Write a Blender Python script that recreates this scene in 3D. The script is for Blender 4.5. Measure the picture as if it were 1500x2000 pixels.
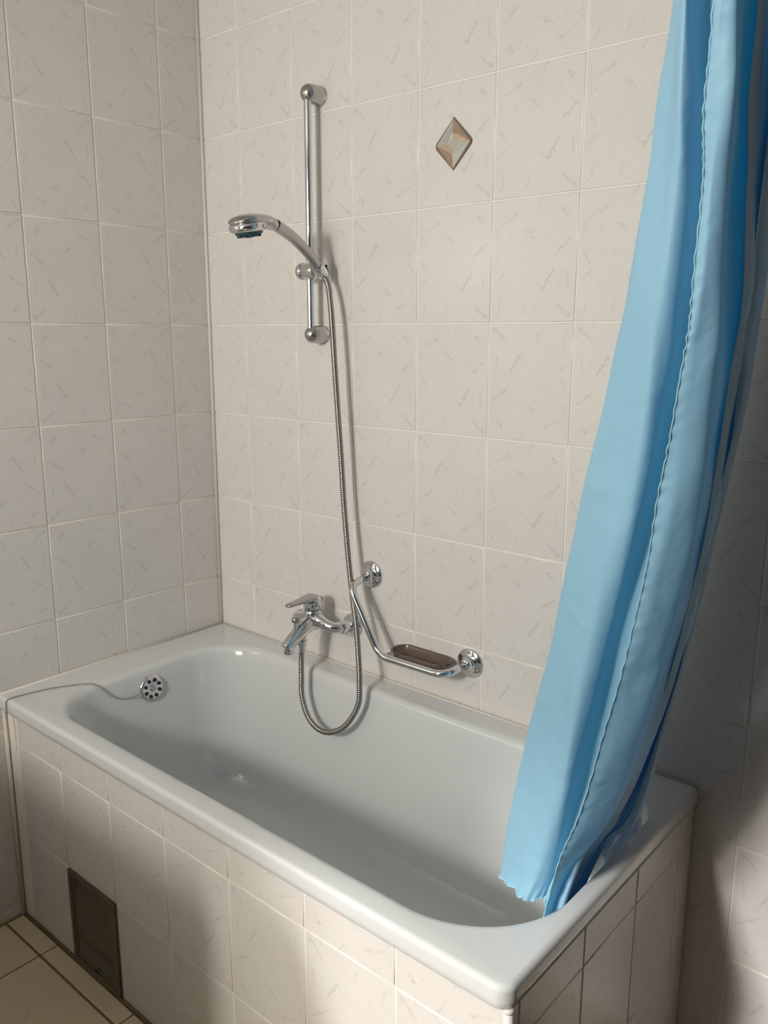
import bpy, bmesh, math, random
from mathutils import Vector, Matrix
random.seed(7)
S = bpy.context.scene
C = S.collection
for o in list(bpy.data.objects):
    bpy.data.objects.remove(o)

# ------------------------------------------------------------------ camera
cam_data = bpy.data.cameras.new('camera')
cam = bpy.data.objects.new('camera', cam_data); C.objects.link(cam)
cam_data.sensor_fit = 'VERTICAL'; cam_data.sensor_height = 24.0
cam_data.lens = 24.0 * 1644.158 / 2000.0
cam_data.clip_start = 0.02
yaw, pitch, roll = -0.7073, -0.2096, 0.0011
fw = Vector((math.cos(pitch)*math.sin(yaw), math.cos(pitch)*math.cos(yaw), math.sin(pitch)))
rt = Vector((math.cos(yaw), -math.sin(yaw), 0)); up = rt.cross(fw)
r2 = math.cos(roll)*rt + math.sin(roll)*up; u2 = -math.sin(roll)*rt + math.cos(roll)*up
m = Matrix((r2, u2, -fw)).transposed().to_4x4(); m.translation = Vector((2.0002, -1.5652, 1.5059))
cam.matrix_world = m
S.camera = cam

# ------------------------------------------------------------------ world, lights, exposure
S.view_settings.view_transform = 'Standard'; S.view_settings.look = 'None'
S.view_settings.gamma = 1.0; S.view_settings.use_curve_mapping = False
S.view_settings.exposure = 0.0
w = bpy.data.worlds.new('world'); S.world = w; w.use_nodes = True
w.node_tree.nodes['Background'].inputs[0].default_value = (0.75, 0.87, 1.0, 1)
w.node_tree.nodes['Background'].inputs[1].default_value = 0.3

def lamp(name, kind, loc, direction, energy, color, **kw):
    l = bpy.data.lights.new(name, kind); l.energy = energy; l.color = color
    for k, v in kw.items(): setattr(l, k, v)
    o = bpy.data.objects.new(name, l); C.objects.link(o); o.location = loc
    o.rotation_euler = Vector(direction).to_track_quat('-Z', 'Y').to_euler()
    return o
# low sun through the window (reaches the near end of the tub)
lamp('sun', 'SUN', (0, -5, 4), (0.22, 1.0, -0.60), 2.3, (1.0, 0.98, 0.95), angle=math.radians(6))
# bright clear strip of the window, and the soft frosted rest of it
lamp('window_bright', 'AREA', (1.12, -2.93, 1.95), (-0.2, 1.0, -0.2), 26.8, (1.0, 0.955, 0.885), shape='RECTANGLE', size=0.14, size_y=0.26)
lamp('window_soft', 'AREA', (0.92, -2.95, 1.80), (-0.1, 1.0, -0.1), 25.8, (1.0, 0.955, 0.885), shape='RECTANGLE', size=0.60, size_y=1.1)

# ------------------------------------------------------------------ materials
def new_mat(name):
    mt = bpy.data.materials.new(name); mt.use_nodes = True
    nt = mt.node_tree; b = nt.nodes['Principled BSDF']
    return mt, nt, b
def simple(name, col, rough=0.5, metal=0.0, noise=0.0, scale=20.0, **kw):
    mt, nt, b = new_mat(name)
    b.inputs['Base Color'].default_value = (*col, 1)
    b.inputs['Roughness'].default_value = rough
    b.inputs['Metallic'].default_value = metal
    for k, v in kw.items(): b.inputs[k].default_value = v
    if noise:
        tc = nt.nodes.new('ShaderNodeTexCoord'); n = nt.nodes.new('ShaderNodeTexNoise')
        n.inputs['Scale'].default_value = scale; n.inputs['Detail'].default_value = 4
        nt.links.new(tc.outputs['Object'], n.inputs['Vector'])
        mx = nt.nodes.new('ShaderNodeMix'); mx.data_type = 'RGBA'
        mx.inputs[6].default_value = (*[c*(1-noise) for c in col], 1)
        mx.inputs[7].default_value = (*[min(1, c*(1+noise)) for c in col], 1)
        nt.links.new(n.outputs['Fac'], mx.inputs[0]); nt.links.new(mx.outputs[2], b.inputs['Base Color'])
    return mt

def tile_material(name, base, vein, strength):
    mt, nt, b = new_mat(name); N = nt.nodes; L = nt.links
    tc = N.new('ShaderNodeTexCoord')
    # warp
    n1 = N.new('ShaderNodeTexNoise'); n1.inputs['Scale'].default_value = 70; n1.inputs['Detail'].default_value = 8; n1.inputs['Roughness'].default_value = .7
    L.new(tc.outputs['Object'], n1.inputs['Vector'])
    sub = N.new('ShaderNodeVectorMath'); sub.operation = 'SUBTRACT'; sub.inputs[1].default_value = (.5, .5, .5)
    L.new(n1.outputs['Color'], sub.inputs[0])
    sc = N.new('ShaderNodeVectorMath'); sc.operation = 'SCALE'; sc.inputs['Scale'].default_value = 0.030
    L.new(sub.outputs[0], sc.inputs[0])
    ad = N.new('ShaderNodeVectorMath'); ad.operation = 'ADD'
    L.new(tc.outputs['Object'], ad.inputs[0]); L.new(sc.outputs[0], ad.inputs[1])
    fl = N.new('ShaderNodeVectorMath'); fl.operation = 'MULTIPLY'; fl.inputs[1].default_value = (1, 1, 0)
    L.new(ad.outputs[0], fl.inputs[0])
    P = fl.outputs[0]
    # segments in tile coordinates (u right, v up, 0..1), width, strength: printed marble strokes
    segs = [((.27, .60), (.38, .74), .0034, 1.0), ((.38, .74), (.47, .67), .0016, .8), ((.47, .67), (.63, .58), .0012, .6),
            ((.08, .35), (.25, .46), .0024, 1.0), ((.84, .60), (.94, .67), .0028, .7), ((.88, .55), (.96, .44), .0018, .7),
            ((.06, .95), (.20, .86), .0055, .7), ((.42, .02), (.46, .09), .0030, .8), ((.50, .33), (.62, .25), .0026, .7),
            ((.10, .60), (.09, .72), .0030, .7), ((.72, .14), (.90, .20), .0045, .45), ((.95, .20), (.94, .34), .0024, .6),
            ((.60, .93), (.57, .84), .0026, .6), ((.12, .17), (.20, .11), .0030, .6), ((.93, .93), (.88, .84), .0024, .7)]
    acc = None
    def mth(op, a=None, bb=None, clamp=False):
        k = N.new('ShaderNodeMath'); k.operation = op; k.use_clamp = clamp
        for i, x in enumerate((a, bb)):
            if x is None: continue
            if isinstance(x, (int, float)): k.inputs[i].default_value = x
            else: L.new(x, k.inputs[i])
        return k.outputs[0]
    for (a, c, wd, st) in segs:
        A = Vector(((a[0]-.5)*.2, (a[1]-.5)*.25, 0)); Bv = Vector(((c[0]-.5)*.2, (c[1]-.5)*.25, 0)); ba = Bv-A
        s1 = N.new('ShaderNodeVectorMath'); s1.operation = 'SUBTRACT'; s1.inputs[1].default_value = A; L.new(P, s1.inputs[0])
        d1 = N.new('ShaderNodeVectorMath'); d1.operation = 'DOT_PRODUCT'; d1.inputs[1].default_value = ba/ba.dot(ba); L.new(s1.outputs[0], d1.inputs[0])
        h = mth('ADD', d1.outputs['Value'], 0.0, True)
        s2 = N.new('ShaderNodeVectorMath'); s2.operation = 'SCALE'; s2.inputs[0].default_value = ba; L.new(h, s2.inputs['Scale'])
        s3 = N.new('ShaderNodeVectorMath'); s3.operation = 'DISTANCE'; L.new(s1.outputs[0], s3.inputs[0]); L.new(s2.outputs[0], s3.inputs[1])
        v = mth('MULTIPLY', s3.outputs['Value'], -1.0/wd); v = mth('ADD', v, 1.0, True); v = mth('MULTIPLY', v, st)
        acc = v if acc is None else mth('MAXIMUM', acc, v)
    # blotches + specks
    n2 = N.new('ShaderNodeTexNoise'); n2.inputs['Scale'].default_value = 70; n2.inputs['Detail'].default_value = 6; n2.inputs['Roughness'].default_value = .65
    L.new(tc.outputs['Object'], n2.inputs['Vector'])
    r = N.new('ShaderNodeValToRGB'); r.color_ramp.elements[0].position = .57; r.color_ramp.elements[0].color = (0, 0, 0, 1); r.color_ramp.elements[1].position = .78
    L.new(n2.outputs['Fac'], r.inputs[0])
    n3 = N.new('ShaderNodeTexNoise'); n3.inputs['Scale'].default_value = 9; n3.inputs['Detail'].default_value = 3
    oi = N.new('ShaderNodeObjectInfo')
    off = N.new('ShaderNodeVectorMath'); off.operation = 'ADD'
    cmb = N.new('ShaderNodeCombineXYZ'); L.new(mth('MULTIPLY', oi.outputs['Random'], 7.0), cmb.inputs[2])
    L.new(tc.outputs['Object'], off.inputs[0]); L.new(cmb.outputs[0], off.inputs[1]); L.new(off.outputs[0], n3.inputs['Vector'])
    # streak brightness breaks up strokes
    br = mth('MULTIPLY', n1.outputs['Fac'], 1.9); 
    st = mth('MULTIPLY', acc, br, True)
    st = mth('MULTIPLY', st, strength)
    sp = mth('MULTIPLY', r.outputs[0], strength*.85)
    tot = mth('ADD', st, sp, True)
    cr = N.new('ShaderNodeMix'); cr.data_type = 'RGBA'
    cr.inputs[6].default_value = (base[0]*.955, base[1]*.95, base[2]*.95, 1); cr.inputs[7].default_value = (base[0]*1.03, base[1]*1.035, base[2]*1.04, 1)
    L.new(n3.outputs['Fac'], cr.inputs[0])
    mx = N.new('ShaderNodeMix'); mx.data_type = 'RGBA'; mx.inputs[7].default_value = (*vein, 1)
    L.new(tot, mx.inputs[0]); L.new(cr.outputs[2], mx.inputs[6]); L.new(mx.outputs[2], b.inputs['Base Color'])
    b.inputs['Roughness'].default_value = .22; b.inputs['Specular IOR Level'].default_value = .45
    bp = N.new('ShaderNodeBump'); bp.inputs['Strength'].default_value = .12; bp.inputs['Distance'].default_value = .002
    nb = N.new('ShaderNodeTexNoise'); nb.inputs['Scale'].default_value = 16; nb.inputs['Detail'].default_value = 1
    L.new(off.outputs[0], nb.inputs['Vector']); L.new(nb.outputs['Fac'], bp.inputs['Height']); L.new(bp.outputs[0], b.inputs['Normal'])
    return mt

M = {}
M['tile'] = tile_material('wall_tile_glaze', (.68, .648, .612), (.34, .325, .31), .42)
M['floor_tile'] = tile_material('floor_tile_glaze', (.68, .575, .41), (.24, .21, .15), .35)
M['grout'] = simple('grout', (.80, .75, .67), .8, noise=.06, scale=60)
M['floor_grout'] = simple('floor_grout', (.19, .13, .055), .85, noise=.5, scale=25)
M['sealant'] = simple('sealant', (.66, .61, .54), .5, noise=.08, scale=15)
M['enamel'] = simple('enamel', (.63, .645, .64), .10, **{'Coat Weight': .4, 'Coat Roughness': .05})
M['chrome'] = simple('chrome', (.72, .72, .73), .10, 1.0)
M['satin'] = simple('satin_chrome', (.50, .48, .47), .24, 1.0)
M['steel'] = simple('brushed_steel', (.42, .39, .36), .32, 1.0)
M['hose'] = simple('hose_metal', (.34, .32, .30), .28, 1.0)
M['teal'] = simple('dark_teal_plastic', (.015, .06, .07), .35)
M['black'] = simple('rubber_and_hole_black', (.012, .012, .014), .4)
M['brown'] = simple('smoky_brown_plastic', (.12, .078, .055), .22, noise=.15, scale=30)
M['plastic'] = simple('white_plastic', (.72, .69, .64), .4)
M['dark_frame'] = simple('panel_frame', (.13, .105, .075), .38, .35, noise=.25, scale=40)
M['dark_panel'] = simple('panel_face', (.085, .075, .055), .14, .35, noise=.3, scale=14)
M['paint'] = simple('wall_paint', (.16, .155, .14), .8, noise=.03)
M['ceiling_paint'] = simple('ceiling_paint', (.54, .55, .54), .85, noise=.02)
M['absorber_pile'] = simple('bounce_absorber_pile', (.035, .025, .02), .95, noise=.3, scale=200)
M['dark_paint'] = simple('dark_wall', (.045, .035, .03), .8, noise=.1)
M['wood'] = simple('light_blocker_lacquer', (.55, .52, .48), .5, noise=.05)
M['glass_clear'] = simple('grey_glass_facet', (.44, .44, .40), .05, 0.2, noise=.15, scale=60)
M['glass_pink'] = simple('rosy_glass_facet', (.38, .25, .20), .05, 0.2, noise=.25, scale=60)
M['glass_gold'] = simple('amber_glass_facet', (.50, .38, .27), .05, 0.2, noise=.2, scale=60)
M['glass_edge'] = simple('dark_glass_edge', (.20, .15, .115), .1, 0.3)

# curtain cloth
def cloth_material(name, col, trans):
    mt, nt, b = new_mat(name); N = nt.nodes; L = nt.links
    b.inputs['Base Color'].default_value = (*col, 1); b.inputs['Roughness'].default_value = .42
    b.inputs['Specular IOR Level'].default_value = .35
    t = N.new('ShaderNodeBsdfTranslucent'); t.inputs[0].default_value = (*trans, 1)
    mx = N.new('ShaderNodeMixShader'); mx.inputs[0].default_value = .25
    out = N['Material Output']
    L.new(b.outputs[0], mx.inputs[1]); L.new(t.outputs[0], mx.inputs[2]); L.new(mx.outputs[0], out.inputs[0])
    tc = N.new('ShaderNodeTexCoord'); n = N.new('ShaderNodeTexNoise'); n.inputs['Scale'].default_value = 9; n.inputs['Detail'].default_value = 3
    n.inputs['Distortion'].default_value = .6
    bp = N.new('ShaderNodeBump'); bp.inputs['Strength'].default_value = .35; bp.inputs['Distance'].default_value = .02
    L.new(tc.outputs['Object'], n.inputs['Vector']); L.new(n.outputs['Fac'], bp.inputs['Height'])
    L.new(bp.outputs[0], b.inputs['Normal']); L.new(bp.outputs[0], t.inputs['Normal'])
    return mt
M['cloth'] = cloth_material('blue_curtain_cloth', (.35, .61, .755), (.0, .46, .88))
M['cloth_hem'] = cloth_material('blue_curtain_hem', (.40, .68, .78), (.15, .55, .85))

# ------------------------------------------------------------------ helpers
def link(name, me, mat=None, parent=None, smooth=False):
    if mat and not me.materials: me.materials.append(mat)
    if smooth:
        for p in me.polygons: p.use_smooth = True
    o = bpy.data.objects.new(name, me); C.objects.link(o)
    if parent: o.parent = parent
    return o
def obj(name, bm, mat=None, parent=None, smooth=False, recalc=True):
    if recalc: bmesh.ops.recalc_face_normals(bm, faces=bm.faces)
    me = bpy.data.meshes.new(name); bm.to_mesh(me); bm.free()
    return link(name, me, mat, parent, smooth)
def tag(o, label=None, cat=None, group=None, kind=None):
    if label: o['label'] = label
    if cat: o['category'] = cat
    if group: o['group'] = group
    if kind: o['kind'] = kind
    return o
def thing(name, loc, label, cat, group=None):
    o = bpy.data.objects.new(name, None); C.objects.link(o); o.location = loc; o.empty_display_size = .05
    return tag(o, label, cat, group)
class MB:
    """collects shapes; vertices are given in world space, origin is subtracted"""
    def __init__(s, origin=(0, 0, 0)): s.bm = bmesh.new(); s.o = Vector(origin)
    def loop(s, pts): return [s.bm.verts.new(Vector(p)-s.o) for p in pts]
    def bridge(s, a, b):
        n = len(a)
        for i in range(n): s.bm.faces.new((a[i], a[(i+1) % n], b[(i+1) % n], b[i]))
    def cap(s, a): s.bm.faces.new(a)
    def box(s, x0, x1, y0, y1, z0, z1, bev=0.0, seg=2):
        r = bmesh.ops.create_cube(s.bm, size=1)
        for v in r['verts']:
            v.co = Vector((x0+(v.co.x+.5)*(x1-x0), y0+(v.co.y+.5)*(y1-y0), z0+(v.co.z+.5)*(z1-z0)))-s.o
        if bev:
            es = list({e for v in r['verts'] for e in v.link_edges})
            bmesh.ops.bevel(s.bm, geom=es, offset=bev, segments=seg, affect='EDGES', profile=.5)
    def tube(s, path, rad, n=16, caps=True, squash=None):
        P = [Vector(p) for p in path]; K = len(P)
        if not hasattr(rad, '__len__'): rad = [rad]*K
        T = [(P[min(i+1, K-1)]-P[max(i-1, 0)]).normalized() for i in range(K)]
        nrm = T[0].orthogonal().normalized(); rings = []
        for i in range(K):
            nrm = (nrm-T[i]*nrm.dot(T[i]))
            nrm = nrm.normalized() if nrm.length > 1e-6 else T[i].orthogonal().normalized()
            bn = T[i].cross(nrm)
            pts = []
            for k in range(n):
                a = 2*math.pi*k/n; d = nrm*math.cos(a)*rad[i]+bn*math.sin(a)*rad[i]
                if squash: d = d-Vector(squash[0])*d.dot(Vector(squash[0]))*(1-squash[1])
                pts.append(P[i]+d)
            rings.append(s.loop(pts))
        for i in range(K-1): s.bridge(rings[i], rings[i+1])
        if caps: s.cap(list(reversed(rings[0]))); s.cap(rings[-1])
    def lathe(s, origin, axis, prof, n=32):
        """prof: list of (distance along the axis, radius); radius 0 closes it"""
        o = Vector(origin); a = Vector(axis).normalized(); e1 = a.orthogonal().normalized(); e2 = a.cross(e1)
        prev = None
        for (d, r) in prof:
            if r < 1e-7:
                v = s.bm.verts.new(o+a*d-s.o); cur = [v]
            else:
                cur = s.loop([o+a*d+(e1*math.cos(2*math.pi*k/n)+e2*math.sin(2*math.pi*k/n))*r for k in range(n)])
            if prev is not None:
                if len(prev) == 1 and len(cur) == 1: pass
                elif len(prev) == 1:
                    for k in range(n): s.bm.faces.new((prev[0], cur[(k+1) % n], cur[k]))
                elif len(cur) == 1:
                    for k in range(n): s.bm.faces.new((prev[k], prev[(k+1) % n], cur[0]))
                else: s.bridge(prev, cur)
            prev = cur
    def build(s, name, mat, parent=None, smooth=False):
        return obj(name, s.bm, mat, parent, smooth)
def catmull(pts, n, closed=False):
    P = [Vector(p) for p in pts]; out = []
    K = len(P)
    for i in range(K-1):
        p0 = P[max(i-1, 0)]; p1 = P[i]; p2 = P[i+1]; p3 = P[min(i+2, K-1)]
        for k in range(n):
            t = k/n
            out.append(.5*((2*p1)+(p2-p0)*t+(2*p0-5*p1+4*p2-p3)*t*t+(3*p1-p0-3*p2+p3)*t**3))
    out.append(P[-1].copy()); return out
def fillet(pts, r, n=8):
    """polyline with rounded corners of radius about r"""
    P = [Vector(p) for p in pts]; out = [P[0]]
    for i in range(1, len(P)-1):
        a = (P[i-1]-P[i]); b = (P[i+1]-P[i]); ra = min(r, a.length*.48, b.length*.48)
        A = P[i]+a.normalized()*ra; B = P[i]+b.normalized()*ra
        for k in range(n+1):
            t = k/n; out.append((1-t)**2*A+2*t*(1-t)*P[i]+t*t*B)
    out.append(P[-1]); return out
def auto_smooth(o, angle=40):
    me = o.data
    for p in me.polygons: p.use_smooth = True
    bm = bmesh.new(); bm.from_mesh(me)
    for e in bm.edges:
        if len(e.link_faces) == 2 and e.calc_face_angle(0) > math.radians(angle): e.smooth = False
    bm.to_mesh(me); bm.free(); return o

# ------------------------------------------------------------------ structure: tiled surfaces
JOINT = 0.0030
def tile_mesh(u0, u1, v0, v1, cu, cv, cache={}):
    """tile face at z=0, 6 mm thick; coordinates relative to the centre of the FULL tile so the print lines up"""
    key = tuple(round(x, 4) for x in (u0-cu, u1-cu, v0-cv, v1-cv))
    if key in cache: return cache[key]
    a, b, c, d = key; me = bpy.data.meshes.new('tile')
    vs = []; fs = []
    for (ins, z) in ((0, -.006), (0, -.0014), (.0007, -.0004), (.0020, 0)):
        vs += [(a+ins, c+ins, z), (b-ins, c+ins, z), (b-ins, d-ins, z), (a+ins, d-ins, z)]
    for r in range(3):
        for k in range(4):
            fs.append((r*4+k, r*4+(k+1) % 4, (r+1)*4+(k+1) % 4, (r+1)*4+k))
    fs.append((12, 13, 14, 15)); fs.append((3, 2, 1, 0))
    me.from_pydata(vs, [], fs); me.update()
    for i, p in enumerate(me.polygons):
        p.use_smooth = i < 12 and i >= 4
    cache[key] = me; return me
def lay_tiles(parent, origin, udir, ndir, us, vs, full_w, full_h, mat, vdir=(0, 0, 1), skip=None, clip=None, jit=.0002, joint=JOINT, jt=.004):
    """us / vs: joint positions (full grid); clip = (umin, umax, vmin, vmax)"""
    U = Vector(udir); V = Vector(vdir); Nn = Vector(ndir); O = Vector(origin)
    rot = Matrix((U, V, Nn)).transposed().to_4x4(); flip = Matrix.Rotation(math.pi, 4, 'Z')
    for i in range(len(us)-1):
        for j in range(len(vs)-1):
            if skip and skip(i, j, us[i], vs[j]): continue
            u0, u1, v0, v1 = us[i]+joint/2, us[i+1]-joint/2, vs[j]+joint/2, vs[j+1]-joint/2
            cu, cv = (us[i]+us[i+1])/2, (vs[j]+vs[j+1])/2
            if clip:
                u0 = max(u0, clip[0]); u1 = min(u1, clip[1]); v0 = max(v0, clip[2]); v1 = min(v1, clip[3])
            if u1-u0 < .008 or v1-v0 < .008: continue
            fl = random.random() < .5
            if fl: me = tile_mesh(2*cu-u1, 2*cu-u0, 2*cv-v1, 2*cv-v0, cu, cv)
            else: me = tile_mesh(u0, u1, v0, v1, cu, cv)
            if not me.materials: me.materials.append(mat)
            elif me.materials[0] != mat:
                me = me.copy(); me.materials[0] = mat
            o = bpy.data.objects.new('tile', me); C.objects.link(o)
            mw = Matrix.Translation(O+U*cu+V*cv+Nn*random.uniform(-jit, jit)) @ rot @ Matrix.Rotation(random.uniform(-.0012, .0012)*jt/.004, 4, 'X') @ Matrix.Rotation(random.uniform(-.0012, .0012)*jt/.004, 4, 'Y')
            if fl: mw = mw @ flip
            o.matrix_world = mw
            o.parent = parent
def slab(name, x0, x1, y0, y1, z0, z1, mat, parent=None, kind='structure'):
    mb = MB(); mb.box(x0, x1, y0, y1, z0, z1); o = mb.build(name, mat, parent)
    if kind and not parent: o['kind'] = kind
    return o
RX, FY, CZ = 2.62, -3.0, 2.50       # right wall, front wall, ceiling
REC = .0016
floor = slab('floor', -.1, RX+.1, FY-.1, .1, -.12, -.0012, M['floor_grout'])
ceil = slab('ceiling', -.1, RX+.1, FY-.1, .1, CZ, CZ+.1, M['ceiling_paint'])
wback = slab('wall_back', -.1, RX+.1, REC, .1, -.0012, CZ, M['grout'])
wleft = slab('wall_left', -.1, -REC, FY-.1, REC, -.0012, CZ, M['grout'])
wright = slab('wall_right', RX, RX+.1, FY-.1, REC, -.0012, CZ, M['dark_paint'])
# front wall with the window opening (behind the photographer)
WX0, WX1, WZ0, WZ1 = .48, 1.25, 1.20, 2.36
mb = MB()
mb.box(-REC, WX0, FY-.1, FY, -.0012, CZ); mb.box(WX1, RX, FY-.1, FY, -.0012, CZ)
mb.box(WX0, WX1, FY-.1, FY, -.0012, WZ0); mb.box(WX0, WX1, FY-.1, FY, WZ1, CZ)
wf = mb.build('wall_front', M['paint']); wf['kind'] = 'structure'
mb = MB(); fwid = .035
for (a, b, c, d) in ((WX0, WX0+fwid, WZ0, WZ1), (WX1-fwid, WX1, WZ0, WZ1), (WX0, WX1, WZ0, WZ0+fwid), (WX0, WX1, WZ1-fwid, WZ1)):
    mb.box(a, b, FY-.08, FY-.03, c, d, .004)
win = mb.build('window_1', M['plastic']); win['kind'] = 'structure'

vz = [1.527+.25*k for k in range(-6, 5)]; vz[0] = .027
vz = [.027-.25]+vz
backs = [.1564+.2017*k for k in range(-1, 14)]
lay_tiles(wback, (0, 0, 0), (1, 0, 0), (0, -1, 0), backs, vz, .2, .25, M['tile'], clip=(.0035, RX-.002, .002, CZ-.002),
          skip=lambda i, j, u, v: (u+.2 < 1.45 and v+.25 < .60))
lefts = [.1334+.2017*k-.0 for k in range(-1, 15)]
# left wall runs towards the viewer: u = -y
lay_tiles(wleft, (0, 0, 0), (0, -1, 0), (1, 0, 0), lefts, vz, .2, .25, M['tile'], clip=(.0035, -FY-.002, .002, CZ-.002),
          skip=lambda i, j, u, v: (u+.2 < .66 and v+.25 < .60))
# floor: narrow strip along the tub, then square tiles
fx = [.18+.336*k for k in range(-1, 9)]
fyj = [-.743-.336*k for k in range(0, 8)]
lay_tiles(floor, (0, 0, 0), (1, 0, 0), (0, 0, 1), fx, [-.743, -.743+.336], .33, .33, M['floor_tile'], vdir=(0, 1, 0), clip=(.006, 1.62, -.74, -.697), joint=.004)
lay_tiles(floor, (0, 0, 0), (1, 0, 0), (0, 0, 1), fx, list(reversed(fyj)), .33, .33, M['floor_tile'], vdir=(0, 1, 0), clip=(.006, RX-.003, FY+.003, -.746), joint=.004)
lay_tiles(floor, (0, 0, 0), (1, 0, 0), (0, 0, 1), fx, [-.743, -.743+.336, -.743+.672, -.743+1.008], .33, .33, M['floor_tile'], vdir=(0, 1, 0), clip=(1.625, RX-.003, -.74, -.003), joint=.004)
# sealant bead up the wall corner
mb = MB(); mb.tube([(.0035, -.0035, .62), (.0035, -.0035, CZ-.002)], .0052, 8)
sb = mb.build('trim_1', M['sealant'], smooth=True); sb['kind'] = 'structure'
mb = MB(); mb.tube([(.0050, -.6950, .002), (.0050, -.6950, .586)], .0052, 8)
sb = mb.build('trim_2', M['sealant'], smooth=True); sb['kind'] = 'structure'

# ------------------------------------------------------------------ tub surround (tiled front and end)
sur = thing('tub_surround', (.75, -.68, 0), 'pale marbled tile surround boxing in the white bathtub, front and end faces', 'tub surround')
def par(o, root):
    o.parent = root; o.matrix_parent_inverse = root.matrix_world.inverted() if False else Matrix.Translation(-Vector(root.location)); return o
mb = MB(sur.location); mb.box(.001, 1.480, -.6885, -.655, .001, .588)
mb.box(1.445, 1.4815, -.655, -.002, .001, .588)
mb.build('backing', M['grout'], sur)
RIMB = .5885
sx = [1.276-.2035*k for k in range(6, -3, -1)]
# access panel takes the place of one tile
AX0, AX1, AZ0, AZ1 = .2595, .4615, .006, .2515
n0 = len(bpy.data.objects)
def lay_on(root, **kw):
    before = set(bpy.data.objects.keys())
    names = [o for o in bpy.data.objects]
    lay_tiles(root, **kw)
    for o in bpy.data.objects:
        if o.parent == root and o.name.startswith('tile') and not o.get('_p'):
            o.matrix_parent_inverse = Matrix.Translation(-Vector(root.location)); o['_p'] = 1
lay_on(sur, origin=(0, -.690, 0), udir=(1, 0, 0), ndir=(0, -1, 0), us=sx, vs=[-.247, .003, .253, .503, .753], full_w=.2, full_h=.25, mat=M['tile'],
       clip=(.010, 1.4775, .004, RIMB-.002), skip=lambda i, j, u, v: (abs(u-.2585) < .01 and abs(v-.003) < .01))
ey = [.071+.198*k for k in range(-1, 5)]
lay_on(sur, origin=(1.4835, 0, 0), udir=(0, 1, 0), ndir=(1, 0, 0), us=[-e for e in reversed(ey)], vs=[-.24, .010, .260, .510, .760], full_w=.198, full_h=.25, mat=M['tile'],
       clip=(-.681, -.004, .004, RIMB-.002))
for o in bpy.data.objects:
    if '_p' in o: del o['_p']
mb = MB(sur.location); mb.tube([(1.4795, -.6865, .002), (1.4795, -.6865, .583)], .0068, 12)
mb.build('corner_trim', M['plastic'], sur, True)
mb = MB(sur.location)
mb.lathe((1.4815, -.690, .585), (0, 0, 1), [(-.006, 0), (-.005, .006), (0, .009), (.003, .006), (.004, 0)], 14)
o = mb.build('sealant_blob', M['sealant'], sur, True); o['label'] = 'blob of cream sealant on top of the corner trim'
mb = MB(sur.location); mb.tube([(.01, -.6925, .003), (1.47, -.6925, .003)], .0035, 8); mb.build('floor_joint', M['floor_grout'], sur, True)

# ------------------------------------------------------------------ access panel
ap = thing('access_panel', ((AX0+AX1)/2, -.690, .13), 'dark metal framed access hatch set low in the tiled tub front', 'access hatch')
mb = MB(ap.location)
def frame(mb, x0, x1, z0, z1, w, y0, y1, bev=.001):
    mb.box(x0, x1, y0, y1, z1-w, z1, bev); mb.box(x0, x1, y0, y1, z0, z0+w, bev)
    mb.box(x0, x0+w, y0, y1, z0+w, z1-w, bev); mb.box(x1-w, x1, y0, y1, z0+w, z1-w, bev)
frame(mb, AX0, AX1, AZ0, AZ1, .013, -.6955, -.687)
mb.build('frame', M['dark_frame'], ap)
mb = MB(ap.location); frame(mb, AX0+.015, AX1-.015, AZ0+.015, AZ1-.015, .008, -.6940, -.687)
mb.build('inner_frame', M['dark_frame'], ap)
mb = MB(ap.location); mb.box(AX0+.0235, AX1-.0235, -.6925, -.688, AZ0+.0235, AZ1-.0235, .0006)
mb.build('door', M['dark_panel'], ap)
mb = MB(ap.location); mb.box(AX0+.001, AX1-.001, -.6895, -.6865, AZ0+.001, AZ1-.001)
mb.build('gap_dark_sheet', M['black'], ap)  # black sheet puts the dark of the frame grooves into colour
mb = MB(ap.location); mb.box(AX0+.095, AX0+.109, -.698, -.692, AZ0+.016, AZ0+.021, .001); mb.build('latch', M['black'], ap)

# ------------------------------------------------------------------ bathtub
tub = thing('bathtub', (.75, -.35, 0), 'white enamel bathtub built into the tiled corner', 'bathtub')
def rrect(x0, x1, y0, y1, rs, z, n=14):
    """rounded rectangle, rs = radii at (x1,y0),(x1,y1),(x0,y1),(x0,y0), counter-clockwise from front right"""
    cs = [((x1, y0), -90, rs[0], (-1, 1)), ((x1, y1), 0, rs[1], (-1, -1)), ((x0, y1), 90, rs[2], (1, -1)), ((x0, y0), 180, rs[3], (1, 1))]
    out = []
    for (c, a0, r, s) in cs:
        cx, cy = c[0]+s[0]*r, c[1]+s[1]*r
        for k in range(n+1):
            a = math.radians(a0+90*k/n); out.append((cx+r*math.cos(a), cy+r*math.sin(a), z))
    return out
mb = MB(tub.location)
L0 = []
X0, X1, Y0, Y1 = .0015, 1.4885, -.7055, -.0015
def outer(ins, z, cr=.026): return rrect(X0+ins*.4, X1-ins, Y0+ins, Y1-ins*.4, (max(cr-ins, .006), .004, .004, .004), z)
L0.append(outer(.016, .590)); L0.append(outer(.002, .5875)); L0.append(outer(.0, .5895)); L0.append(outer(0, .600)); L0.append(outer(0, .6145))
for k in range(1, 7):
    a = math.radians(15*k); r = .0105
    L0.append(outer(r*(1-math.cos(a)), .6145+r*math.sin(a)))
L0.append(outer(.03, .6243, .03))
IX0, IX1, IY0, IY1 = .125, 1.457, -.651, -.072
def inner(i0, i1, if_, ib, z, rr=(.19, .16, .155, .155), dr=0.0):
    return rrect(IX0+i0, IX1-i1, IY0+if_, IY1-ib, tuple(max(q+dr, .03) for q in rr), z)
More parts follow.
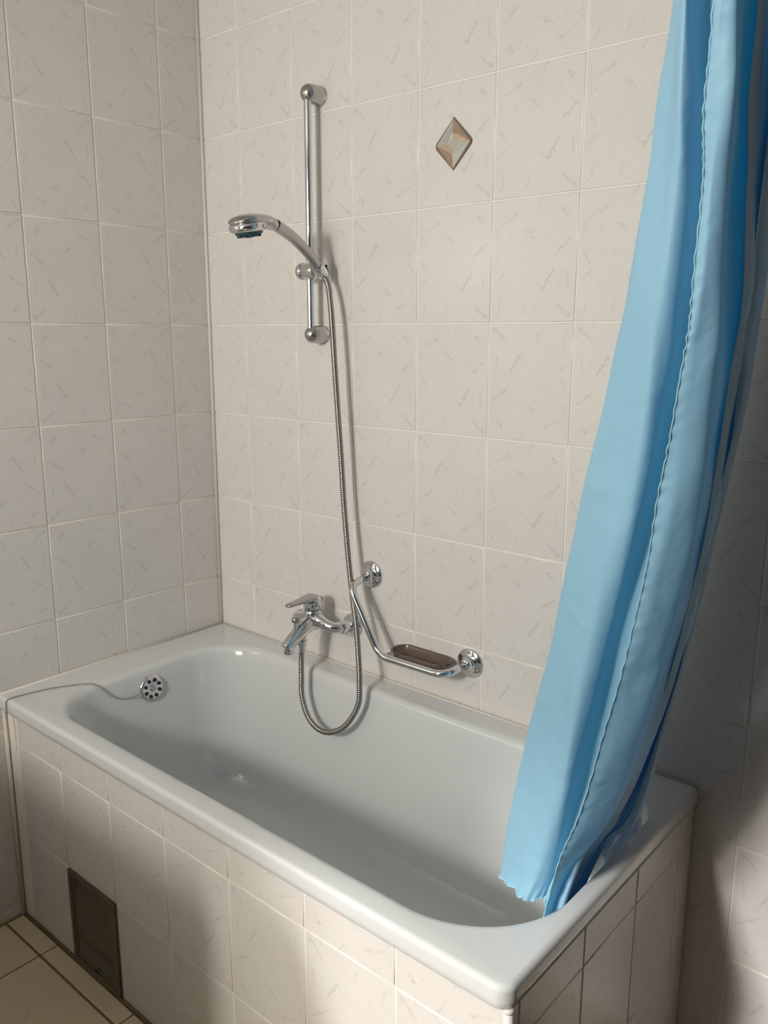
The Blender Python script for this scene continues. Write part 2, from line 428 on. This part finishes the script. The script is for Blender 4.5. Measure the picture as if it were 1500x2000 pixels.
L0.append(inner(-.014, -.012, -.014, -.014, .6242, dr=.012))
L0.append(inner(-.005, -.004, -.005, -.005, .6222, dr=.004))
L0.append(inner(.001, .002, .001, .001, .617))
L0.append(inner(.005, .006, .005, .005, .608))
L0.append(inner(.009, .010, .008, .008, .59))
for (z, i0, i1, f, b_, dr) in ((.56, .013, .022, .012, .012, -.004), (.50, .020, .052, .018, .018, -.008), (.42, .030, .095, .026, .026, -.014),
                               (.34, .043, .140, .036, .036, -.02), (.28, .058, .178, .048, .048, -.028), (.245, .075, .207, .062, .062, -.035),
                               (.225, .098, .235, .082, .082, -.045), (.213, .130, .270, .110, .110, -.055), (.208, .170, .320, .145, .145, -.06)):
    L0.append(inner(i0, i1, f, b_, z, dr=dr))
L0.append(inner(.30, .50, .22, .22, .2065, rr=(.06, .06, .06, .06)))
rings = [mb.loop(p) for p in L0]
for a, b in zip(rings[:-1], rings[1:]): mb.bridge(a, b)
mb.cap(rings[-1])
shell = mb.build('shell', M['enamel'], tub, True)
# sealant along the two walls
mb = MB(tub.location)
mb.tube([(.012, -.0048, .6252), (1.486, -.0048, .6252)], .0036, 8)
mb.tube([(.0048, -.006, .6252), (.0048, -.700, .6252)], .0036, 8)
mb.build('sealant_bead', M['sealant'], tub, True)
# overflow plate with eight holes, their dark set in as black discs
oc = Vector((.1365, -.357, .566)); oa = Vector((1, 0, .12)).normalized()
mb = MB(tub.location)
mb.lathe(oc-oa*.002, oa, [(0, .0), (0, .0355), (.006, .0362), (.0105, .0345), (.0128, .0315), (.0135, .028), (.0137, .0)], 40)
plate = mb.build('overflow_plate', M['chrome'], tub); auto_smooth(plate, 50)
e1 = Vector((0, 1, 0)); e2 = oa.cross(e1)
for k in range(8):
    a = 2*math.pi*(k+.5)/8; c = oc+e1*math.cos(a)*.0225+e2*math.sin(a)*.0225
    mb = MB(tub.location); mb.lathe(c+oa*.0120, oa, [(0, 0), (0, .0050), (.0020, .0050), (.0022, .0046), (.0022, 0)], 16)
    mb.build('hole_dark_disc', M['black'], plate)
mb = MB(tub.location); mb.lathe(oc+oa*.0125, oa, [(0, 0), (0, .0082), (.0022, .0075), (.0032, .004), (.0026, .003), (.0026, 0)], 20)
mb.build('screw', M['satin'], plate, True)

# ------------------------------------------------------------------ bead chain
cp = [(.151, -.388, .572), (.149, -.405, .566), (.146, -.425, .564), (.144, -.452, .569), (.1405, -.476, .584), (.1375, -.491, .602), (.1325, -.502, .6155), (.1230, -.514, .6243), (.112, -.527, .6268), (.094, -.550, .6266),
      (.068, -.603, .6266), (.054, -.660, .6266), (.0495, -.697, .6264), (.0492, -.7062, .6215), (.0492, -.7082, .610), (.0495, -.7085, .56), (.0515, -.7085, .495)]
path = catmull(cp, 14)
chain = thing('bead_chain', (.049, -.7, .626), 'thin metal ball chain trailing from the overflow over the tub rim', 'chain')
mb = MB(chain.location); mb.tube(path, .0013, 6); mb.build('wire', M['steel'], chain)
mb = MB(chain.location)
acc = 0; last = path[0]
for p in path:
    seg = (p-last).length; acc += seg
    while acc >= .0046 and seg > 0:
        acc -= .0046; q = p-(p-last)*(acc/seg if seg else 0)
        r = bmesh.ops.create_icosphere(mb.bm, subdivisions=1, radius=.0022)
        for v in r['verts']: v.co += q-chain.location
    last = p
b_ = mb.build('beads', M['steel'], chain, True); b_['kind'] = 'stuff'

# ------------------------------------------------------------------ shower rail
RXp, RYp = .4595, -.0445
rail = thing('shower_rail', (RXp, 0, 1.5), 'vertical chrome shower rail with two rounded wall mounts', 'shower rail')
mb = MB(rail.location); mb.tube([(RXp, RYp, 1.502), (RXp, RYp, 2.062)], .0088, 20); auto_smooth(mb.build('pole', M['chrome'], rail))
for z in (2.062, 1.502):
    mb = MB(rail.location)
    R_ = .0222
    prof = [(.001, 0), (.001, R_*.97), (.002, R_), (.030, R_), (.036, R_*.99)]
    for k in range(1, 9):
        a = math.radians(90*k/8); prof.append((.036+.024*math.sin(a), R_*.99*math.cos(a) if k < 8 else 0))
    mb.lathe((RXp, 0, z), (0, -1, 0), prof, 36)
    o = mb.build('wall_mount', M['satin'], rail, True)
sl = thing('rail_slider', (RXp, RYp, 1.655), 'chrome sliding holder clamped on the shower rail', 'shower holder')
mb = MB(sl.location); Rr = .0215
pr = [(0, 0)]
for k in range(1, 7):
    a = math.radians(90*k/6); pr.append((.016*(1-math.cos(a)), Rr*math.sin(a)))
pr += [(.026, Rr), (.0265, Rr-.001), (.0265, 0)]
mb.lathe((RXp-.0425, RYp, 1.655), (1, 0, 0), pr, 32); mb.build('knob', M['chrome'], sl, True)
mb = MB(sl.location); mb.lathe((RXp-.0160, RYp, 1.655), (1, 0, 0), [(0, 0), (0, Rr-.0012), (.0018, Rr-.0012), (.0018, 0)], 32); mb.build('ring', M['black'], sl)
mb = MB(sl.location); mb.lathe((RXp-.0142, RYp, 1.655), (1, 0, 0), [(0, 0), (0, Rr-.0005), (.001, Rr), (.030, Rr), (.036, Rr*.93), (.040, Rr*.6), (.0405, 0)], 32)
auto_smooth(mb.build('clamp', M['chrome'], sl))
ha = Vector((0, -.74, .67)).normalized()
hc = Vector((.5075, -.058, 1.655))
mb = MB(sl.location); mb.lathe(hc-ha*.019, ha, [(0, 0), (0, .0125), (.001, .0135), (.030, .0160), (.032, .0155), (.032, .0)], 28)
auto_smooth(mb.build('holder_cone', M['chrome'], sl))
mb = MB(sl.location); mb.box(.5045, .5125, -.0405, -.0375, 1.650, 1.668, .001); mb.build('slot_lip', M['black'], sl)

# ------------------------------------------------------------------ hand shower
HX = .5085
hs = thing('hand_shower', (HX, -.06, 1.65), 'chrome hand shower head on a curved handle, hung on the rail', 'shower head')
hp = [(HX, -.046, 1.640), (HX, -.066, 1.660), (HX, -.098, 1.690), (HX, -.148, 1.723), (HX, -.199, 1.7445)]
pth = catmull(hp, 12); K = len(pth)
mb = MB(hs.location); mb.tube(pth, [.0100+.0032*min(1, (i/K)*1.25) for i in range(K)], 24)
auto_smooth(mb.build('handle', M['satin'], hs))
d = (pth[-1]-pth[-4]).normalized(); e = pth[-1]
mb = MB(hs.location); mb.lathe(e-d*.001, d, [(0, 0), (0, .0136), (.003, .0136), (.003, 0)], 28); mb.build('ring', M['black'], hs)
# head: swept body from the ring to the domed disc
hc = Vector((HX, -.283, 1.738)); tilt = Vector((0, .17, -.985)).normalized()    # direction the jets face
n = 32
mb = MB(hs.location); rings = []
secs = [(-.2005, .0134, 1.7580, 1.7312), (-.207, .0150, 1.7605, 1.7320), (-.216, .0185, 1.7625, 1.7330), (-.228, .0265, 1.7640, 1.7335), (-.243, .0345, 1.7645, 1.7335), (-.262, .0398, 1.7638, 1.7335),
        (-.282, .0410, 1.7620, 1.7335), (-.298, .0385, 1.7585, 1.7335), (-.310, .0325, 1.7540, 1.7335), (-.318, .0245, 1.7490, 1.7335), (-.3235, .0140, 1.7440, 1.7335)]
for (y, hw, zt, zb) in secs:
    cz, hh = (zt+zb)/2, (zt-zb)/2; rings.append(mb.loop([(HX+hw*math.cos(2*math.pi*k/n), y, cz+hh*math.sin(2*math.pi*k/n)) for k in range(n)]))
for a_, b__ in zip(rings[:-1], rings[1:]): mb.bridge(a_, b__)
mb.cap(list(reversed(rings[0]))); mb.cap(rings[-1])
mb.build('neck', M['satin'], hs, True)
mb = MB(hs.location)
pr = [(-.006, 0), (-.006, .030), (-.005, .0375), (-.001, .0415), (.005, .0428), (.0105, .0412), (.0140, .0375), (.0150, .033), (.0140, .0315), (.0140, 0)]
mb.lathe(hc, tilt, pr, 44); mb.build('head', M['chrome'], hs, True)
mb = MB(hs.location)
ng = 11
base = hc+tilt*.0150; f1 = Vector((1, 0, 0)); f2 = tilt.cross(f1)
mb.lathe(base, tilt, [(0, 0), (0, .0315), (.004, .0305), (.0055, .027), (.0055, 0)], 36)
noz = mb.build('spray_face', M['teal'], hs)
mb = MB(hs.location)
for k in range(ng):
    a = 2*math.pi*k/ng; c = base+(f1*math.cos(a)+f2*math.sin(a))*.0225+tilt*.0055
    mb.lathe(c, tilt, [(0, 0), (0, .0055), (.005, .0045), (.0055, 0)], 10)
mb.lathe(base+tilt*.0055, tilt, [(0, 0), (0, .012), (.006, .010), (.007, 0)], 18)
mb.build('jets', M['teal'], noz)
mb = MB(hs.location); mb.lathe(hc+Vector((.0405, .010, 0))+tilt*.004, Vector((1, .25, 0)), [(-.003, 0), (-.003, .0052), (.0016, .0048), (.002, .003), (.002, 0)], 18)
mb.build('button', M['satin'], hs, True)

# ------------------------------------------------------------------ bath mixer
MXc, MY, MZ = .480, -.072, .758
mx = thing('bath_mixer_tap', (MXc, 0, MZ), 'chrome wall-mounted single-lever bath mixer tap above the tub', 'tap')
for sx_ in (-1, 1):
    cx = MXc+sx_*.075
    mb = MB(mx.location)
    mb.lathe((cx, 0, MZ-.012), (0, -1, 0), [(.0012, 0), (.0012, .0315), (.003, .0325), (.006, .0318), (.012, .026), (.020, .0175), (.022, .0165), (.022, 0)], 36)
    mb.build('rosette', M['chrome'], mx, True)
    mb = MB(mx.location); mb.lathe((cx, 0, MZ-.008), (0, -1, 0), [(.020, 0), (.020, .0135), (.034, .0130), (.034, .0)], 24); auto_smooth(mb.build('union_pipe', M['chrome'], mx))
    mb = MB(mx.location); mb.lathe((cx, 0, MZ-.006), (0, -1, 0), [(.034, 0), (.034, .0165), (.036, .0182), (.050, .0182), (.052, .0165), (.052, 0)], 8)
    mb.build('union_nut', M['chrome'], mx)
    # arm of the body
    mb = MB(mx.location)
    ap_ = catmull([(cx, -.050, MZ-.006), (cx-sx_*.004, -.064, MZ-.004), (cx-sx_*.022, -.073, MZ), (cx-sx_*.048, -.075, MZ+.006), (MXc+sx_*.005, -.076, MZ+.012)], 6)
    mb.tube(ap_, [.0150, .0150, .0150, .0150, .0148, .0145, .0140, .0138, .0138, .0138, .0138, .0140, .0145, .015, .0155, .016, .017, .018, .019, .020, .0205, .021, .0215, .022, .022], 22)
    mb.build('arm', M['chrome'], mx, True)
by = -.076
mb = MB(mx.location)
mb.lathe((MXc, by, MZ-.020), (0, 0, 1), [(0, 0), (.000, .010), (.003, .0165), (.010, .021), (.020, .0235), (.045, .0235), (.052, .0228), (.053, .0215), (.055, .0215), (.056, .0235), (.058, 0)], 32)
auto_smooth(mb.build('body', M['chrome'], mx), 60)
# spout
mb = MB(mx.location)
sp = catmull([(MXc, by+.004, MZ+.004), (MXc, -.100, MZ-.004), (MXc, -.125, MZ-.016), (MXc, -.150, MZ-.030), (MXc, -.168, MZ-.041), (MXc, -.176, MZ-.047)], 6)
rr = [.0225-.0085*(i/(len(sp)-1)) for i in range(len(sp))]; rr[-1] = .008; rr[-2] = .0125
mb.tube(sp, rr, 24); mb.build('spout', M['chrome'], mx, True)
mb = MB(mx.location); mb.lathe((MXc, -.1645, MZ-.040), (0, 0, -1), [(0, 0), (0, .0128), (.010, .0130), (.0115, .0135), (.0215, .0135), (.023, .0125), (.023, .009), (.020, .008), (.020, 0)], 26)
auto_smooth(mb.build('aerator', M['chrome'], mx))
# diverter
mb = MB(mx.location); mb.lathe((MXc-.001, -.137, MZ-.014), (0, 0, 1), [(0, 0), (0, .0070), (.008, .0070), (.009, .0060), (.030, .0058), (.032, 0)], 18)
dv = auto_smooth(mb.build('diverter_stem', M['chrome'], mx))
mb = MB(mx.location); mb.lathe((MXc-.001, -.137, MZ+.014), (0, 0, 1), [(0, 0), (.000, .0085), (.002, .0108), (.009, .0112), (.0125, .0095), (.014, .006), (.0145, 0)], 24)
mb.build('diverter_knob', M['satin'], mx, True)
# lever: cap and blade
mb = MB(mx.location)
mb.lathe((MXc, by, MZ+.0375), (0, 0, 1), [(0, 0), (0, .0232), (.002, .0240), (.020, .0240), (.028, .0232), (.033, .0205), (.0365, .014), (.038, 0)], 32)
lv = auto_smooth(mb.build('lever', M['chrome'], mx), 60)
mb = MB(mx.location)
secs = [(by+.020, MZ+.062, .018, .0085), (by+.000, MZ+.066, .0215, .0110), (by-.020, MZ+.067, .0190, .0085), (by-.040, MZ+.067, .0155, .0060), (by-.062, MZ+.066, .0130, .0048), (by-.080, MZ+.0655, .0120, .0042), (by-.090, MZ+.065, .0085, .0032)]
rings = []
for (y, z, hw, hh) in secs:
    rings.append(mb.loop([(MXc+hw*math.copysign(abs(math.cos(a))**.6, math.cos(a)), y, z+hh*math.copysign(abs(math.sin(a))**.8, math.sin(a))) for a in [2*math.pi*k/20 for k in range(20)]]))
for a_, b__ in zip(rings[:-1], rings[1:]): mb.bridge(a_, b__)
mb.cap(list(reversed(rings[0]))); mb.cap(rings[-1])
mb.build('lever_blade', M['satin'], lv, True)
for dx_ in (.010, .0):
    mb = MB(mx.location); mb.lathe((MXc+.0215-dx_*.2, by-.010-dx_, MZ+.050), Vector((.8, -.6, 0)), [(0, 0), (0, .0018), (.0018, .0018), (.0018, 0)], 10); mb.build('temperature_dot', M['black'], lv)
mb = MB(mx.location); mb.lathe((MXc, -.1165, MZ-.030), (0, 0, -1), [(0, 0), (0, .0115), (.006, .0115), (.009, .0105), (.010, 0)], 24); auto_smooth(mb.build('hose_outlet', M['chrome'], mx))

# ------------------------------------------------------------------ shower hose
hz = thing('shower_hose', (.58, -.08, .9), 'ribbed metal shower hose looping from tap to hand shower', 'hose')
from_px = [(MXc-.002, -.1165, .690), (MXc-.004, -.1175, .655), (.4800, -.1215, .6150), (.4880, -.1290, .5700), (.5150, -.1360, .5230), (.5560, -.1400, .5010), (.6020, -.1400, .5050),
           (.6480, -.1310, .5360), (.6790, -.1190, .5950), (.6790, -.1130, .6500), (.6640, -.1000, .7150), (.6420, -.0840, .7900), (.6080, -.0640, .8780), (.5880, -.0580, 1.0000),
           (.5770, -.0560, 1.0950), (.5695, -.0560, 1.2000), (.5600, -.0575, 1.3300), (.5525, -.0590, 1.4460), (.5430, -.0560, 1.5350), (.5330, -.0510, 1.5850), (.5200, -.0440, 1.6200), (.5095, -.0480, 1.6420)]
dense = catmull(from_px, 60)
# resample evenly, ribs as a varying radius
L = [0]
for a_, b__ in zip(dense[:-1], dense[1:]): L.append(L[-1]+(b__-a_).length)
tot = L[-1]; step = .0056/4; nn = int(tot/step); pts = []; rad = []; j = 0
for i in range(nn+1):
    s_ = i*step
    while j < len(L)-2 and L[j+1] < s_: j += 1
    t = (s_-L[j])/max(1e-9, L[j+1]-L[j]); pts.append(dense[j].lerp(dense[j+1], t)); rad.append((.0063, .0073, .0076, .0073)[i % 4])
mb = MB(hz.location); mb.tube(pts, rad, 14); mb.build('ribbed_tube', M['hose'], hz, True)
mb = MB(hz.location); mb.lathe((MXc, -.1165, MZ-.039), (0, 0, -1), [(0, 0), (0, .0120), (.003, .0128), (.014, .0122), (.020, .0090), (.034, .0080), (.034, 0)], 24)
auto_smooth(mb.build('hose_nut', M['chrome'], hz))

# ------------------------------------------------------------------ grab bar
gb = thing('grab_bar', (.78, 0, .80), 'angled chrome grab bar fixed to the wall by two round flanges', 'grab bar')
F1 = Vector((.621, 0, .899)); F2 = Vector((.933, 0, .739))
mb = MB(gb.location)
bp_ = fillet([(F1.x, -.004, F1.z), (.6195, -.082, .886), (.7165, -.080, .7245), (.9120, -.080, .7260), (F2.x, -.004, F2.z)], .030, 10)
mb.tube(bp_, .0092, 22); mb.build('bar', M['chrome'], gb, True)
for F in (F1, F2):
    mb = MB(gb.location)
    mb.lathe(F, (0, -1, 0), [(.0006, 0), (.0006, .0352), (.003, .0355), (.0055, .0335), (.007, .024), (.0105, .0175), (.018, .0150), (.024, .0140), (.0255, .0125), (.0255, 0)], 40)
    fl_ = mb.build('flange', M['chrome'], gb, True)
    for k in range(3):
        a = math.radians(90+120*k); c = F+Vector((math.cos(a)*.0270, -.0058, math.sin(a)*.0270))
        mb = MB(gb.location); mb.lathe(c, (0, -1, 0), [(-.002, 0), (-.002, .0046), (.0010, .0042), (.0022, .0025), (.0022, 0)], 12)
        mb.build('screw', M['steel'], fl_, True)
mb = MB(gb.location); mb.box(.7130, .7480, -.078, -.012, .7185, .7215, .001)
mb.box(.7130, .8950, -.016, -.012, .7150, .7260, .001)
mb.build('dish_bracket', M['satin'], gb)
# soap dish lying on the bracket
sd = thing('soap_dish', (.815, -.045, .72), 'smoky brown plastic soap dish held by the grab bar', 'soap dish')
mb = MB(sd.location)
def rr_ring(i, z, r): return rrect(.7300+i, .8960-i, -.0695+i, -.0065-i, (r, r, r, r), z, 5)
seq = [(.014, .7216, .016), (.008, .7226, .020), (.003, .736, .026), (-.002, .7395, .030), (-.001, .7412, .029), (.003, .7398, .026), (.007, .7290, .022), (.013, .7255, .016), (.019, .7248, .012)]
rings = [mb.loop(rr_ring(*q)) for q in seq]
for a_, b__ in zip(rings[:-1], rings[1:]): mb.bridge(a_, b__)
mb.cap(list(reversed(rings[0]))); mb.cap(rings[-1])
auto_smooth(mb.build('dish', M['brown'], sd), 50)
for k in range(5):
    mb = MB(sd.location); x = .762+k*.026; mb.box(x, x+.004, -.052, -.024, .7242, .7262, .0008, 1); mb.build('rib', M['brown'], sd)

# ------------------------------------------------------------------ diamond ornament
dm = thing('diamond_ornament', (.859, 0, 1.903), 'small diamond-shaped faceted glass ornament stuck on a wall tile', 'ornament')
D0 = Vector((.859, 0, 1.903))
def P2(x, z, y): return (D0.x+x, -y, D0.z+z)
out = [(0, .0535), (.0440, .0085), (.0480, .0020), (.0460, -.0055), (0, -.0535), (-.0450, -.0085), (-.0480, -.0020), (-.0460, .0050)]
mb = MB(dm.location)
ra = mb.loop([P2(x, z, .0008) for x, z in out]); rb = mb.loop([P2(x, z, .0025) for x, z in out]); rc = mb.loop([P2(x*.965, z*.965, .0036) for x, z in out])
mb.bridge(ra, rb); mb.bridge(rb, rc); mb.cap(list(reversed(ra))); mb.cap(rc)
mb.build('rim', M['glass_edge'], dm)
q = .95
top, right, bot, left = (0, .0535*q), (.0462*q, 0), (0, -.0535*q), (-.0462*q, 0)
it, ir, ib, il = (0, .0225), (.0190, .0020), (0, -.0225), (-.0190, -.0020)
ct, cr_, cb, cl = (.002, .0110), (.0150, .0015), (-.002, -.0110), (-.0150, -.0015)
def facet(mat, pts):
    mb = MB(dm.location); hi = [P2(x, z, h) for (x, z), h in pts]; lo = [P2(x, z, .0032) for (x, z), h in pts]
    a_ = mb.loop(lo); b__ = mb.loop(hi); mb.bridge(a_, b__); mb.cap(b__); mb.cap(list(reversed(a_))); mb.build('facet', mat, dm)
E1, E2 = .0040, .0064
facet(M['glass_pink'], [(top, E1), (it, E2), (right, E1)]); facet(M['glass_clear'], [(top, E1), (left, E1), (it, E2)])
facet(M['glass_clear'], [(bot, E1), (right, E1), (ib, E2)]); facet(M['glass_pink'], [(bot, E1), (ib, E2), (left, E1)])
facet(M['glass_gold'], [(it, E2), (ct, .0054), (cr_, .0054), (right, E1)]); facet(M['glass_clear'], [(it, E2), (left, E1), (cl, .0054), (ct, .0054)])
facet(M['glass_clear'], [(ib, E2), (right, E1), (cr_, .0054), (cb, .0054)]); facet(M['glass_gold'], [(ib, E2), (cb, .0054), (cl, .0054), (left, E1)])
facet(M['glass_clear'], [(ct, .0054), (cl, .0054), (cb, .0054), (cr_, .0054)])

# ------------------------------------------------------------------ shower curtain
# fold lines of the hanging cloth, world coordinates, top of view downwards
FA = [(1.593,-0.620,1.850),(1.577,-0.604,1.756),(1.563,-0.587,1.679),(1.538,-0.571,1.561),(1.517,-0.555,1.475),(1.494,-0.538,1.374),(1.466,-0.522,1.264),(1.435,-0.505,1.143),(1.403,-0.489,1.010),(1.366,-0.473,0.864),(1.333,-0.456,0.707),(1.308,-0.440,0.590)]
FB = [(1.621,-0.635,1.840),(1.620,-0.619,1.746),(1.615,-0.603,1.672),(1.606,-0.587,1.558),(1.596,-0.571,1.477),(1.579,-0.555,1.382),(1.558,-0.540,1.279),(1.529,-0.524,1.166),(1.502,-0.508,1.043),(1.472,-0.492,0.908),(1.440,-0.476,0.764),(1.412,-0.460,0.652)]
FC = [(1.669,-0.700,1.812),(1.661,-0.682,1.728),(1.656,-0.664,1.659),(1.646,-0.645,1.555),(1.636,-0.627,1.479),(1.621,-0.609,1.390),(1.603,-0.591,1.294),(1.583,-0.573,1.188),(1.556,-0.555,1.072),(1.524,-0.536,0.943),(1.487,-0.518,0.799),(1.445,-0.497,0.687)]
FD = [(1.690,-0.700,1.807),(1.686,-0.676,1.725),(1.678,-0.653,1.658),(1.674,-0.629,1.554),(1.666,-0.605,1.479),(1.653,-0.582,1.390),(1.640,-0.558,1.294),(1.620,-0.535,1.187),(1.593,-0.511,1.068),(1.559,-0.487,0.935),(1.510,-0.464,0.783),(1.444,-0.439,0.655)]
FE = [(1.695,-0.660,1.817),(1.687,-0.634,1.733),(1.680,-0.607,1.664),(1.676,-0.581,1.556),(1.665,-0.555,1.478),(1.651,-0.528,1.385),(1.635,-0.502,1.284),(1.610,-0.475,1.171),(1.581,-0.449,1.046),(1.542,-0.423,0.904),(1.489,-0.396,0.742),(1.436,-0.370,0.640)]
FF = [(1.700,-0.630,1.825),(1.696,-0.603,1.737),(1.687,-0.576,1.667),(1.678,-0.550,1.557),(1.665,-0.523,1.477),(1.651,-0.496,1.383),(1.630,-0.469,1.278),(1.609,-0.442,1.163),(1.583,-0.415,1.036),(1.546,-0.389,0.892),(1.496,-0.362,0.729),(1.438,-0.335,0.640)]
FG = [(1.715,-0.570,1.838),(1.698,-0.546,1.748),(1.688,-0.523,1.674),(1.677,-0.499,1.559),(1.664,-0.475,1.476),(1.648,-0.452,1.378),(1.625,-0.428,1.271),(1.602,-0.405,1.153),(1.576,-0.381,1.023),(1.541,-0.357,0.878),(1.502,-0.334,0.718),(1.442,-0.312,0.640)]
hemrow = dict(A=(1.303, -.436, .571), B=(1.392, -.462, .585), C=(1.410, -.482, .540), D=(1.392, -.425, .500), E=(1.385, -.370, .480), F=(1.385, -.330, .475), G=(1.385, -.300, .470))
TOPZ = 2.455
def column(F, key, topx, topy):
    F = [Vector(p) for p in F]
    g = F[0]-F[2]; g = g/g.z                                   # continue the slant upwards, easing to vertical at the track
    up1 = F[0]+g*.18; up2 = Vector((topx, topy, TOPZ))
    mid = up1.lerp(up2, .5)
    return catmull([up2, mid, up1]+F+[Vector(hemrow[key])], 10)
cols = {k: column(F, k, tx, ty) for k, F, tx, ty in (('A', FA, 1.615, -.640), ('B', FB, 1.640, -.655), ('C', FC, 1.690, -.690), ('D', FD, 1.720, -.690), ('E', FE, 1.735, -.665), ('F', FF, 1.750, -.650), ('G', FG, 1.775, -.615))}
NR = len(cols['A'])
def lerp(a, b, t): return a+(b-a)*t
rows = []
for i in range(NR):
    c = {k: cols[k][i] for k in cols}; f = i/(NR-1)
    back = Vector((0, 1, 0)); side = Vector((1, 0, 0))
    near = min(1.0, max(0.0, (c['C'].z-.60)/.25)); k_ = .35+.65*near
    R1 = c['C']+Vector((.000, .085*k_, 0)); R1b = c['C']+Vector((.018, .100*k_, 0))
    R2 = lerp(c['D'], c['E'], .35)+back*.055*k_
    R3 = lerp(c['E'], c['F'], .5)+back*.035*k_
    CD = lerp(c['C'], c['D'], .45)+Vector((0, -.007, 0))
    Dr = c['D']+Vector((-.008, .035*k_, 0))
    dd = min(.37, -.125-c['G'].y); vx = (c['G'].x-2.0)/(c['G'].y+1.565)
    G2 = c['G']+Vector((vx*dd*.5-.012, dd*.5, 0)); G2b = c['G']+Vector((vx*dd-.022, dd, 0))  # hidden back folds, added to shade the wall behind the curtain
    G3 = G2b+Vector((-.095, .004, 0)); G3b = lerp(c['G'], c['B'], .35)+Vector((vx*dd*.45-.01, dd*.45, 0))
    B0 = c['B']+Vector((.006, .035*k_, 0))
    AB = lerp(c['A'], c['B'], .5)+Vector((0, -.008, 0)); AB2 = lerp(c['A'], c['B'], .82)+Vector((0, -.014, 0))
    A2 = c['A']+Vector((.006, .012, 0)); A3 = c['A']+Vector((.030, .020, 0))
    ctrl = [c['C'], CD, c['D'], Dr, R2, c['E'], R3, c['F'], c['G'], G2, G2b, G3, G3b, R1b, R1, B0, c['B'], AB2, AB, c['A'], A2, A3]
    rows.append(ctrl)
curt = thing('shower_curtain', (1.65, -.65, 2.4), 'light blue fabric shower curtain bunched up and hanging into the tub', 'shower curtain')
SUB = 7
grid = []
for i, ctrl in enumerate(rows):
    line = catmull(ctrl, SUB); z0 = i/(NR-1)
    for j, p in enumerate(line):
        u = j/SUB
        wv = max(0, 1-u/1.0)                                       # puckers beside the side hem
        ph = i*1.9
        p = p+Vector((0, -.0012*math.sin(ph*1.3)*wv+.002*math.sin(u*2.1+i*.17)*min(1, u), 0))
        p.x += .0016*math.sin(i*.13+u*1.3)+.0006*math.sin(i*.41+u*2.7)
        line[j] = p
    grid.append(line)
# refine rows vertically
fine = []
for i in range(NR-1):
    for k in range(2):
        t = k/2; fine.append([a.lerp(b, t) for a, b in zip(grid[i], grid[i+1])])
fine.append(grid[-1]); grid = fine
NF = len(grid)
for i in range(NF):
    for j in range(len(grid[i])):
        u = j/SUB
        if u < 1.6:                                                 # gathers slanting away from the side seam
            grid[i][j].y -= .0010*math.sin(i*1.55+u*4.0+1.7*math.sin(i*.19))*math.exp(-u*2.6)
        hb = (NF-1-i)/9.0
        if hb < 3 and u > 10: grid[i][j].y -= .0030*math.sin(u*9.0)*math.exp(-hb)
        if hb < 2 and u > 10: grid[i][j].z += .0020*math.sin(u*6.0)*math.exp(-hb*2)
W_ = len(grid[0])
verts = [p-curt.location for r in grid for p in r]
faces = [(i*W_+j, i*W_+j+1, (i+1)*W_+j+1, (i+1)*W_+j) for i in range(len(grid)-1) for j in range(W_-1)]
me = bpy.data.meshes.new('cloth'); me.from_pydata(verts, [], faces); me.update()
cl = link('cloth', me, M['cloth'], curt, True)
sm = cl.modifiers.new('smooth', 'SUBSURF'); sm.levels = 1; sm.render_levels = 1
def ribbon(name, pts, r, wob):
    mb = MB(curt.location); q = []
    for i, p in enumerate(pts): q.append(p+Vector((wob*math.sin(i*1.3), wob*math.cos(i*1.7)*.6, 0)))
    mb.tube(q, r, 8); return mb.build(name, M['cloth_hem'], curt, True)
ribbon('side_hem', [g[0]+Vector((-.0003, -.0004, 0)) for g in grid], .0011, .0004)
ribbon('bottom_hem', catmull([p+Vector((0, -.0004, .001)) for p in grid[-1]], 2), .0016, .0004)
# ceiling track the curtain hangs from
tr = thing('curtain_track', (1.425, -.65, 2.49), 'white ceiling track carrying the blue shower curtain', 'curtain track')
mb = MB(tr.location); mb.box(.004, RX-.001, -.672, -.628, 2.475, 2.4995, .003); mb.build('track', M['plastic'], tr)
for x in (1.63, 1.66, 1.69, 1.72, 1.75, 1.77):
    mb = MB(tr.location); mb.box(x-.004, x+.004, -.654, -.646, 2.452, 2.476, .001, 1); mb.build('glider', M['plastic'], tr)

# ------------------------------------------------------------------ unseen block, added to shade the left of the tub front
cb_ = thing('unseen_light_blocker', (.30, -1.85, 0), 'unseen pale block shaped like a cupboard, added to shade the left of the tub front', 'light blocker')
mb = MB(cb_.location); mb.box(.012, .90, -2.4, -1.42, .0015, .93, .004); mb.build('body', M['wood'], cb_)
for y0 in (-2.385, -1.905):
    mb = MB(cb_.location); mb.box(.9005, .918, y0, y0+.47, .06, .91, .003); dd = mb.build('door', M['wood'], cb_)
    mb = MB(cb_.location); ky = y0+(.43 if y0 < -2 else .04); mb.lathe((.918, ky, .6), (1, 0, 0), [(0, 0), (0, .006), (.012, .006), (.014, .014), (.022, .012), (.024, 0)], 16); mb.build('knob', M['satin'], dd, True)

# ------------------------------------------------------------------ unseen dark mat, added to cut bounced light on the tub end
bm_ = thing('unseen_bounce_absorber', (2.12, -.95, 0), 'unseen dark brown mat added to cut bounced light on the end of the tub', 'bounce absorber')
mb = MB(bm_.location); mb.box(1.56, 2.56, -1.75, -.15, .0012, .014, .005); mb.build('pile', M['absorber_pile'], bm_)
mb = MB(bm_.location); mb.box(1.545, 2.575, -1.765, -.135, .0010, .007, .002); mb.build('border', M['absorber_pile'], bm_)
